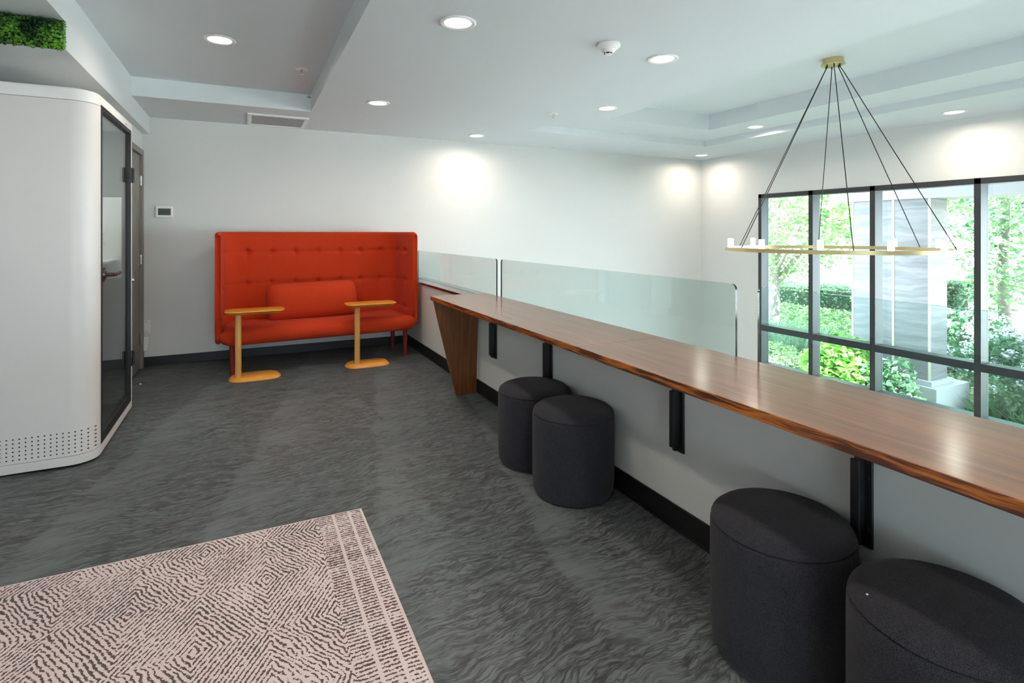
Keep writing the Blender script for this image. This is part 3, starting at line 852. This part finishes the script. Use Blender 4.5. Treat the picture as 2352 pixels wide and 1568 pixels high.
mb = MB(); mb.cyl((0.5798, 5.735, 2.745), (0.574, 5.735, 2.745), 0.032, seg=20); obj('escutcheon', mb, m_white, t)
mb = MB(); mb.cyl((0.574, 5.735, 2.745), (0.545, 5.735, 2.745), 0.012, 0.006, 12); mb.box(0.540, 0.545, 5.72, 5.75, 2.735, 2.755); obj('nozzle', mb, m_chrome, t)

def downlight(label, loc):
    t = thing('downlight', label, 'ceiling light', loc, 0, 'round recessed downlights')
    mb = MB(); mb.lathe([(0.106, -0.0004), (0.107, -0.004), (0.102, -0.009), (0.092, -0.010), (0.078, -0.005)], (0, 0, 0), 44, cap=(True, False))
    obj('trim_ring', mb, m_white, t, smooth=True, world=False)
    mb = MB(); mb.lathe([(0.079, -0.0045), (0.077, -0.0052), (0.01, -0.0056)], (0, 0, 0), 44); obj('diffuser', mb, m_lens, t, world=False)
    d = bpy.data.lights.new('downlight_lamp', 'AREA'); d.shape = 'DISK'; d.size = 0.15; d.energy = LAMP_W; d.color = LAMP_COL; d.spread = R(166)
    l = bpy.data.objects.new('downlight_lamp', d); COL.objects.link(l); l.location = (0, 0, -0.013); l.parent = t
    return t
d0 = downlight('round downlight in the raised ceiling recess, nearest the booth', (-0.171, 4.416, 2.78))
for loc, lab in (((1.095, 2.95, 2.61), 'largest round downlight, on the flat ceiling right of the raised recess'),
                 ((2.605, 2.94, 2.61), 'round downlight just right of the smoke detector'),
                 ((1.105, 5.107, 2.61), 'round downlight on the flat ceiling right of the air vent'),
                 ((2.58, 6.29, 2.61), 'small round downlight washing the middle of the back wall'),
                 ((3.36, 4.63, 2.69), 'round downlight on the tray ceiling step facing the counter side'),
                 ((6.40, 6.34, 2.61), 'farthest tiny downlight in the corner of back and window walls'),
                 ((5.58, 4.65, 2.69), 'round downlight on the tray ceiling step above the left window bays'),
                 ((6.39, 2.953, 2.61), 'round downlight above the window wall, rightmost of all')):
    dup(d0, loc, lab)
for loc in ((-0.171, 2.25, 2.78), (-0.171, 0.1, 2.78), (1.095, 0.8, 2.61), (2.605, 0.8, 2.61), (1.095, -1.35, 2.61), (-0.171, -2.3, 2.61), (6.39, 0.8, 2.61), (2.605, -1.35, 2.61)):
    dup(d0, loc, 'round recessed downlight of the same row, outside the picture')

# ------------------------------------------------------------------ chandelier
CC = (4.50, 2.965, 2.88)
ch = thing('ring_chandelier', 'large brass ring chandelier with twelve small candle lamps hung on black cords', 'chandelier', CC)
mb = MB(); mb.lathe([(0.079, 0.0), (0.079, -0.044)], CC, 40); mb.lathe([(0.090, -0.044), (0.092, -0.047), (0.092, -0.052), (0.088, -0.054)], CC, 40)
obj('canopy', mb, m_brass, ch, smooth=True, angle=30)
RR, RZ0, RZ1 = 0.84, 1.240, 1.270
mb = MB(); seg = 120
rings = []
for i in range(seg + 1):
    a = 2 * PI * i / seg; ca, sa = math.cos(a), math.sin(a)
    rings.append([(CC[0] + r * ca, CC[1] + r * sa, z) for r, z in ((RR - 0.02, RZ0), (RR + 0.02, RZ0), (RR + 0.02, RZ1), (RR - 0.02, RZ1))])
mb.loft(rings, cap=(False, False)); bmesh.ops.remove_doubles(mb.bm, verts=mb.bm.verts, dist=1e-5)
obj('ring', mb, m_brass, ch, smooth=True, angle=30)
A0 = R(42)
for k in range(6):
    a = A0 + k * PI / 3
    p0_ = Vector((CC[0] + 0.055 * math.cos(a), CC[1] + 0.055 * math.sin(a), CC[2] - 0.054)); p1_ = Vector((CC[0] + RR * math.cos(a), CC[1] + RR * math.sin(a), RZ1))
    mb = MB(); mb.cyl(p0_, p0_ - Vector((0, 0, 0.022)), 0.006, 0.005, 10)
    mb.tube([p0_ - Vector((0, 0, 0.02)), p0_ + (p1_ - p0_) * 0.05 - Vector((0, 0, 0.016)), p0_ + (p1_ - p0_) * 0.5 - Vector((0, 0, 0.012)), p1_], 0.0035, 8)
    obj('cord', mb, m_black, ch, smooth=True)
for k in range(12):
    a = R(28) + k * PI / 6
    c = (CC[0] + RR * math.cos(a), CC[1] + RR * math.sin(a), RZ1)
    mb = MB(); mb.lathe([(0.019, 0.001), (0.021, 0.006), (0.021, 0.070), (0.018, 0.074)], c, 20); obj('candle_lamp', mb, m_cup, ch, smooth=True)

# ------------------------------------------------------------------ outside
mb = MB(); mb.box(XW + 0.2, 60, -40, 60, ZG - 0.3, ZG); struct('ground', mb, m_soil)
mb = MB(); mb.prism([(17.5, -30), (34, -30), (34, 16), (23.2, 16), (22.4, 11.0), (19.5, 8.0), (17.5, 4.0)], 2, ZG, ZG + 0.06)
tag(obj('driveway', mb, m_paving), 'pale sunlit driveway beyond the shrubs at the right', 'driveway')
mb = MB(); mb.box(XW + 0.2, 8.7, -30, 9.0, ZG, ZG + 0.04); struct('path', mb, m_paving)  # pale strip added below the window to bounce daylight upward
mb = MB(); mb.box(-20, XW + 0.2, -30, -4.35, ZG - 0.3, ZG); struct('added_terrace', mb, m_paving)  # unseen pale ground, added to bounce sun in through the rear window
mb = MB(); mb.box(9.9, 10.75, -12, 6.6, 1.957, 2.60); struct('beam_canopy', mb, m_concrete)
mb = MB(); mb.box(8.0, 11.2, -12, 6.75, 2.60, 2.85); struct('added_shade_roof', mb, m_concrete)  # unseen slab, added to keep direct sun off the column
col = thing('stone_column', 'pale veined stone column on a stepped plinth outside the window', 'column', (10.25, 5.6, ZG))
mb = MB(); mb.box(10.0, 10.52, 4.962, 6.22, -1.021, 1.957); obj('shaft', mb, m_stone, col, bev=0.01)
for y in (4.968, 5.52, 6.214):
    mb = MB(); mb.box(9.994, 10.0005, y - 0.018, y + 0.018, -1.02, 1.956); obj('joint_strip', mb, m_joint, col)
mb = MB(); mb.box(9.93, 10.60, 4.90, 6.28, -1.10, -1.021); obj('base_moulding', mb, m_concrete, col, bev=0.006)
mb = MB(); mb.box(9.86, 10.86, 4.80, 6.40, ZG, -1.10); obj('plinth', mb, m_concrete, col, bev=0.006)

def tree(label, loc, blobs, trunk, nl, size, mats, group='trees in the garden'):
    t = thing('garden_tree', label, 'tree', loc, 0, group)
    pts = []
    tot = sum(b[3] ** 2 for b in blobs)
    for (x, y, z, r) in blobs:
        pts.append(blob((x, y, z), (r, r, r * 0.8), int(nl * r * r / tot), 0.45))
    leaf_mesh('crown', np.concatenate(pts), size, mats, t)
    mb = MB()
    for path, rad in trunk: mb.tube(path, rad, 10)
    obj('trunk', mb, m_bark, t, smooth=True, angle=60)
    return t
tree('fresh green tree behind the leftmost window bay', (12.2, 9.6, ZG),
     [(12.0, 9.0, 2.6, 1.3), (12.8, 10.2, 2.2, 1.4), (11.6, 8.2, 1.5, 0.9), (12.6, 9.3, 1.2, 1.2), (11.9, 8.6, 3.6, 1.3), (13.4, 8.3, 2.0, 1.1), (12.2, 9.9, 0.6, 0.8)],
     [([(12.2, 9.6, ZG), (12.2, 9.6, 0.2), (12.0, 9.3, 2.2)], [0.16, 0.13, 0.05]), ([(12.2, 9.6, 0.0), (12.9, 8.9, 1.5), (13.3, 8.4, 2.3)], [0.08, 0.05, 0.02]), ([(12.2, 9.6, 0.3), (11.6, 8.4, 1.6)], [0.06, 0.02])],
     9500, 0.13, [m_leaf1, m_leaf1, m_leaf5])
tree('leafy tree between the left bays and the stone column', (12.6, 7.3, ZG),
     [(12.5, 7.2, 1.9, 1.0), (12.3, 6.8, 0.9, 0.8), (13.1, 7.7, 2.8, 1.2), (12.7, 7.3, -0.1, 0.55), (13.2, 6.7, 2.3, 0.8)],
     [([(12.7, 7.4, ZG), (12.7, 7.4, 0.0), (12.4, 7.0, 1.6)], [0.10, 0.08, 0.03]), ([(12.7, 7.4, 0.1), (13.2, 7.8, 2.2)], [0.06, 0.02])],
     5200, 0.13, [m_leaf1, m_leaf3])
tree('tree with loose light green crown right of the stone column', (14.2, 5.6, ZG),
     [(13.4, 5.3, 2.3, 1.0), (13.6, 5.5, 1.0, 0.9), (14.5, 6.0, 3.0, 1.3), (13.8, 5.0, 3.2, 1.0), (14.0, 5.7, 0.2, 0.6)],
     [([(14.2, 5.6, ZG), (14.2, 5.7, 0.6), (13.7, 5.4, 2.4)], [0.13, 0.10, 0.04]), ([(14.2, 5.7, 0.6), (14.7, 5.9, 2.8)], [0.08, 0.03])],
     5200, 0.13, [m_leaf1, m_leaf4])
tree('forked tree with grey trunks behind the rightmost window bay', (13.2, 3.5, ZG),
     [(13.4, 4.3, 2.5, 0.9), (13.3, 3.0, 2.8, 1.1), (13.0, 3.9, 1.6, 0.7), (13.9, 3.4, 1.9, 0.9), (13.2, 2.6, 1.5, 0.8), (13.6, 4.0, 3.4, 1.0), (13.1, 3.3, 0.9, 0.5)],
     [([(13.0, 3.1, ZG), (12.9, 3.3, -0.7), (12.8, 3.75, 0.1), (12.8, 3.85, 0.6)], [0.16, 0.14, 0.12, 0.10]),
      ([(12.8, 3.85, 0.55), (12.9, 3.9, 1.4), (13.1, 3.75, 3.0)], [0.09, 0.075, 0.05]), ([(12.8, 3.85, 0.5), (12.9, 3.45, 1.2), (13.1, 3.2, 3.0)], [0.08, 0.06, 0.03]),
      ([(12.85, 3.5, -0.35), (12.9, 2.6, 0.05), (13.0, 1.8, 0.5)], [0.09, 0.07, 0.04])],
     5200, 0.13, [m_leaf1, m_leaf3, m_leaf5])
tree('tall blue green tree far behind the left trees', (25.5, 20.5, ZG),
     [(25, 20, 3.4, 3.0), (26, 17.6, 2.8, 2.6), (24.2, 22.4, 2.6, 2.6), (26, 20.5, 6.0, 3.0), (27.4, 16, 5.2, 2.6), (25.3, 18.6, 0.6, 1.9), (28.4, 14.6, 2.8, 2.1)],
     [([(25.5, 20.5, ZG), (25.5, 20.2, 1.5), (25.9, 19.8, 4.8)], [0.32, 0.25, 0.1])], 9000, 0.26, [m_leaf4, m_leaf1])
tree('wide dark tree far beyond the driveway', (37, 14, ZG),
     [(37, 14, 3.2, 3.2), (38, 11.5, 3.0, 3.0), (38.5, 9, 3.6, 3.2), (37.5, 17, 3.4, 3.0), (37, 13, 6.2, 3.4), (39, 6.5, 4.0, 3.0)],
     [([(37, 14, ZG), (37, 14, 1.6), (37.5, 13.3, 4.5)], [0.36, 0.28, 0.1])], 7000, 0.36, [m_leaf4, m_leaf2, m_leaf1])

# hedges, shrubs and ground cover
def shrub(name, label, cat, loc, blobs, n, size, mats, up=0.6, aspect=0.55, flowers=0, fsize=0.09):
    t = thing(name, label, cat, loc)
    tot = sum(b[3] * b[4] for b in blobs)
    pts = [blob(b[:3], (b[3], b[3], b[4]), max(20, int(n * b[3] * b[4] / tot)), 0.5) for b in blobs]
    pts = np.concatenate(pts); pts = pts[pts[:, 2] > ZG + 0.02]
    leaf_mesh('foliage', pts, size, mats, t, up=up, aspect=aspect)
    mb = MB()
    for b in blobs: mb.tube([(loc[0], loc[1], ZG), ((loc[0] + b[0]) / 2, (loc[1] + b[1]) / 2, (ZG + b[2]) / 2 + 0.05), b[:3]], [0.025, 0.018, 0.008], 6)
    obj('stems', mb, m_bark, t)
    if flowers:
        fl = []
        for k in range(flowers):
            b = blobs[k % len(blobs)]; d = rng.normal(size=3); d[2] = abs(d[2]); d[0] = -abs(d[0]); d /= np.linalg.norm(d)
            c = np.array(b[:3]) + d * np.array((b[3], b[3], b[4]))
            fl.append(blob(c, (fsize, fsize, fsize * 0.8), 40, 0.8))
        leaf_mesh('flower_heads', np.concatenate(fl), fsize * 0.55, m_petal, t, aspect=0.9)['kind'] = 'stuff'
    return t
def boxhedge(label, x0, x1, y0, y1, z1, n, size, mats):
    t = thing('clipped_hedge', label, 'hedge', ((x0 + x1) / 2, (y0 + y1) / 2, ZG), 0, 'clipped hedges')
    c = np.stack([rng.uniform(x0, x1, n), rng.uniform(y0, y1, n), rng.uniform(ZG, z1, n)], 1)
    ax = rng.integers(0, 3, n); c[ax == 0, 0] = x0 + rng.uniform(0, 0.12, (ax == 0).sum()); c[ax == 1, 2] = z1 - rng.uniform(0, 0.12, (ax == 1).sum()); c[ax == 2, 1] = y0 + rng.uniform(0, 0.12, (ax == 2).sum())
    leaf_mesh('foliage', c, size, mats, t)
    mb = MB(); mb.box(x0 + 0.15, x1 - 0.15, y0 + 0.15, y1 - 0.15, ZG, z1 - 0.18); obj('core', mb, plain('hedge_core', (0.02, 0.05, 0.025), 0.95), t)
    return t
boxhedge('long dark clipped hedge behind the left window bays', 15.0, 16.2, 8.4, 15.5, -0.12, 8000, 0.10, [m_leaf2, m_leaf4])
boxhedge('upright dark clipped hedge block right of the stone column', 14.6, 15.4, 6.62, 7.22, 0.25, 2600, 0.09, [m_leaf2, m_leaf4])
shrub('flowering_shrub', 'white-flowered shrub just right of the column, beside the mullion', 'shrub', (13.0, 5.85, ZG),
      [(13.0, 5.75, -0.75, 0.45, 0.4), (13.3, 6.05, -0.5, 0.45, 0.35), (12.6, 5.5, -1.1, 0.45, 0.35), (13.2, 5.6, -0.45, 0.4, 0.35), (12.4, 5.3, -1.3, 0.4, 0.3)], 2600, 0.11, [m_leaf4, m_leaf2], flowers=30)
shrub('flowering_shrub', 'white-flowered shrub at the right edge of the window', 'shrub', (11.5, 4.5, ZG),
      [(11.5, 4.45, -0.7, 0.45, 0.38), (11.3, 4.15, -0.85, 0.45, 0.4), (11.9, 4.75, -0.6, 0.4, 0.33), (11.7, 4.1, -0.6, 0.45, 0.35), (11.0, 4.2, -1.2, 0.4, 0.3)], 3000, 0.11, [m_leaf4, m_leaf2], flowers=34)
shrub('broadleaf_shrub', 'sunlit bright green broadleaf shrub in the second window bay', 'shrub', (9.1, 6.2, ZG),
      [(9.3, 5.95, -0.72, 0.40, 0.38), (9.2, 6.25, -0.90, 0.36, 0.33), (9.2, 5.75, -1.05, 0.40, 0.4), (9.0, 6.15, -1.25, 0.42, 0.33), (8.9, 5.8, -1.4, 0.4, 0.3), (9.0, 6.5, -1.4, 0.32, 0.28)], 2600, 0.16, [m_leaf3], aspect=0.6)
shrub('broadleaf_shrub', 'darker leafy shrub in front of the column, in the third window bay', 'shrub', (9.2, 5.1, ZG),
      [(9.25, 5.05, -0.80, 0.26, 0.26), (9.2, 5.0, -1.15, 0.32, 0.32), (9.3, 5.35, -1.0, 0.32, 0.32), (9.15, 5.2, -1.5, 0.32, 0.3)], 1000, 0.13, [m_leaf2, m_leaf4], aspect=0.5)
shrub('low_shrub', 'low yellow green clipped shrub at the bottom of the leftmost bay', 'shrub', (9.6, 7.25, ZG),
      [(9.5, 7.15, -1.25, 0.55, 0.32), (9.9, 7.8, -1.2, 0.6, 0.32), (9.3, 6.9, -1.5, 0.4, 0.3)], 3600, 0.07, [m_leaf5, m_leaf1])
def grass(label, x0, x1, y0, y1, n, h, mats):
    t = thing('ornamental_grass', label, 'grass', ((x0 + x1) / 2, (y0 + y1) / 2, ZG), 0, 'ornamental grasses')
    v = np.empty((n, 4, 3)); bx = np.stack([rng.uniform(x0, x1, n), rng.uniform(y0, y1, n), np.full(n, ZG)], 1) - np.array(ROOT_LOC[t.name])
    lean = rng.normal(size=(n, 3)) * 0.28; lean[:, 2] = 1; hh = h * rng.uniform(0.6, 1.15, n)[:, None]
    sd = rng.normal(size=(n, 3)); sd[:, 2] = 0; sd /= np.linalg.norm(sd, axis=1)[:, None]
    v[:, 0] = bx; v[:, 1] = bx + lean * hh * 0.6 + sd * 0.014; v[:, 2] = bx + lean * hh + lean * [1, 1, 0] * hh * 0.5; v[:, 3] = bx + lean * hh * 0.6 - sd * 0.014
    me = bpy.data.meshes.new('blades'); me.from_pydata(v.reshape(-1, 3).tolist(), [], np.arange(n * 4).reshape(n, 4).tolist())
    for m in mats: me.materials.append(m)
    o = bpy.data.objects.new('blades', me); COL.objects.link(o); o.parent = t; o['kind'] = 'stuff'
    return t
grass('blue green ornamental grass bed below the leftmost bay\'s transom', 10.6, 11.7, 7.7, 10.0, 2600, 1.15, [m_leaf4])
grass('strappy green leaves right of the column plinth', 10.6, 12.2, 3.2, 4.7, 2200, 0.65, [m_leaf2])
mb = MB(); mb.prism([(11.6, ZG), (15.1, ZG), (15.1, -1.0), (14.6, -0.98), (12.2, -1.38)], 1, 6.9, 16.0); struct('ground_bank', mb, m_soil)
n = 24000
c = np.stack([rng.uniform(11.9, 15.0, n), rng.uniform(6.9, 15.0, n), rng.uniform(0.0, 0.22, n)], 1)
c[:, 2] += np.interp(c[:, 0], [11.6, 12.2, 14.6], [-1.8, -1.38, -0.98])
gc = leaf_mesh('ground_cover', c, 0.11, [m_leaf1, m_leaf5]); gc['kind'] = 'stuff'; tag(gc, 'sunny pale green ground cover before the dark hedge', 'ground cover')
n = 14000
c = np.stack([rng.uniform(7.6, 14.0, n), rng.uniform(-1.5, 7.2, n), ZG + rng.uniform(0.02, 0.25, n)], 1)
c = c[~((c[:, 0] > 9.78) & (c[:, 0] < 10.94) & (c[:, 1] > 4.72) & (c[:, 1] < 6.48))]
gc = leaf_mesh('garden_bed', c, 0.11, [m_leaf4, m_leaf1, m_leaf5]); gc['kind'] = 'stuff'; tag(gc, 'low mixed green planting around the column plinth', 'ground cover')
t = thing('planter_pot', 'round pale planter pot beside the driveway', 'planter', (25.0, 11.1, ZG + 0.06))
mb = MB(); mb.lathe([(0.22, 0.0), (0.30, 0.75), (0.33, 0.78), (0.33, 0.86), (0.28, 0.86), (0.27, 0.80)], (25.0, 11.1, ZG + 0.06), 28); obj('pot', mb, m_concrete, t, smooth=True)
leaf_mesh('foliage', blob((25.0, 11.1, ZG + 1.15), (0.25, 0.25, 0.2), 200), 0.1, m_leaf4, t)
mb = MB(); mb.box(18.5, 22.0, 11.6, 17.0, -0.02, 0.20)
pv = thing('garden_pavilion', 'low white flat-roofed shelter seen through the left trees', 'building', (20, 15, ZG))
obj('roof', mb, plain('white_render', (0.8, 0.8, 0.8), 0.6), pv)
for x, y in ((18.8, 11.9), (21.7, 11.9), (18.8, 16.6), (21.7, 16.6)):
    mb = MB(); mb.box(x - 0.12, x + 0.12, y - 0.12, y + 0.12, ZG, -0.02); obj('post', mb, m_concrete, pv)
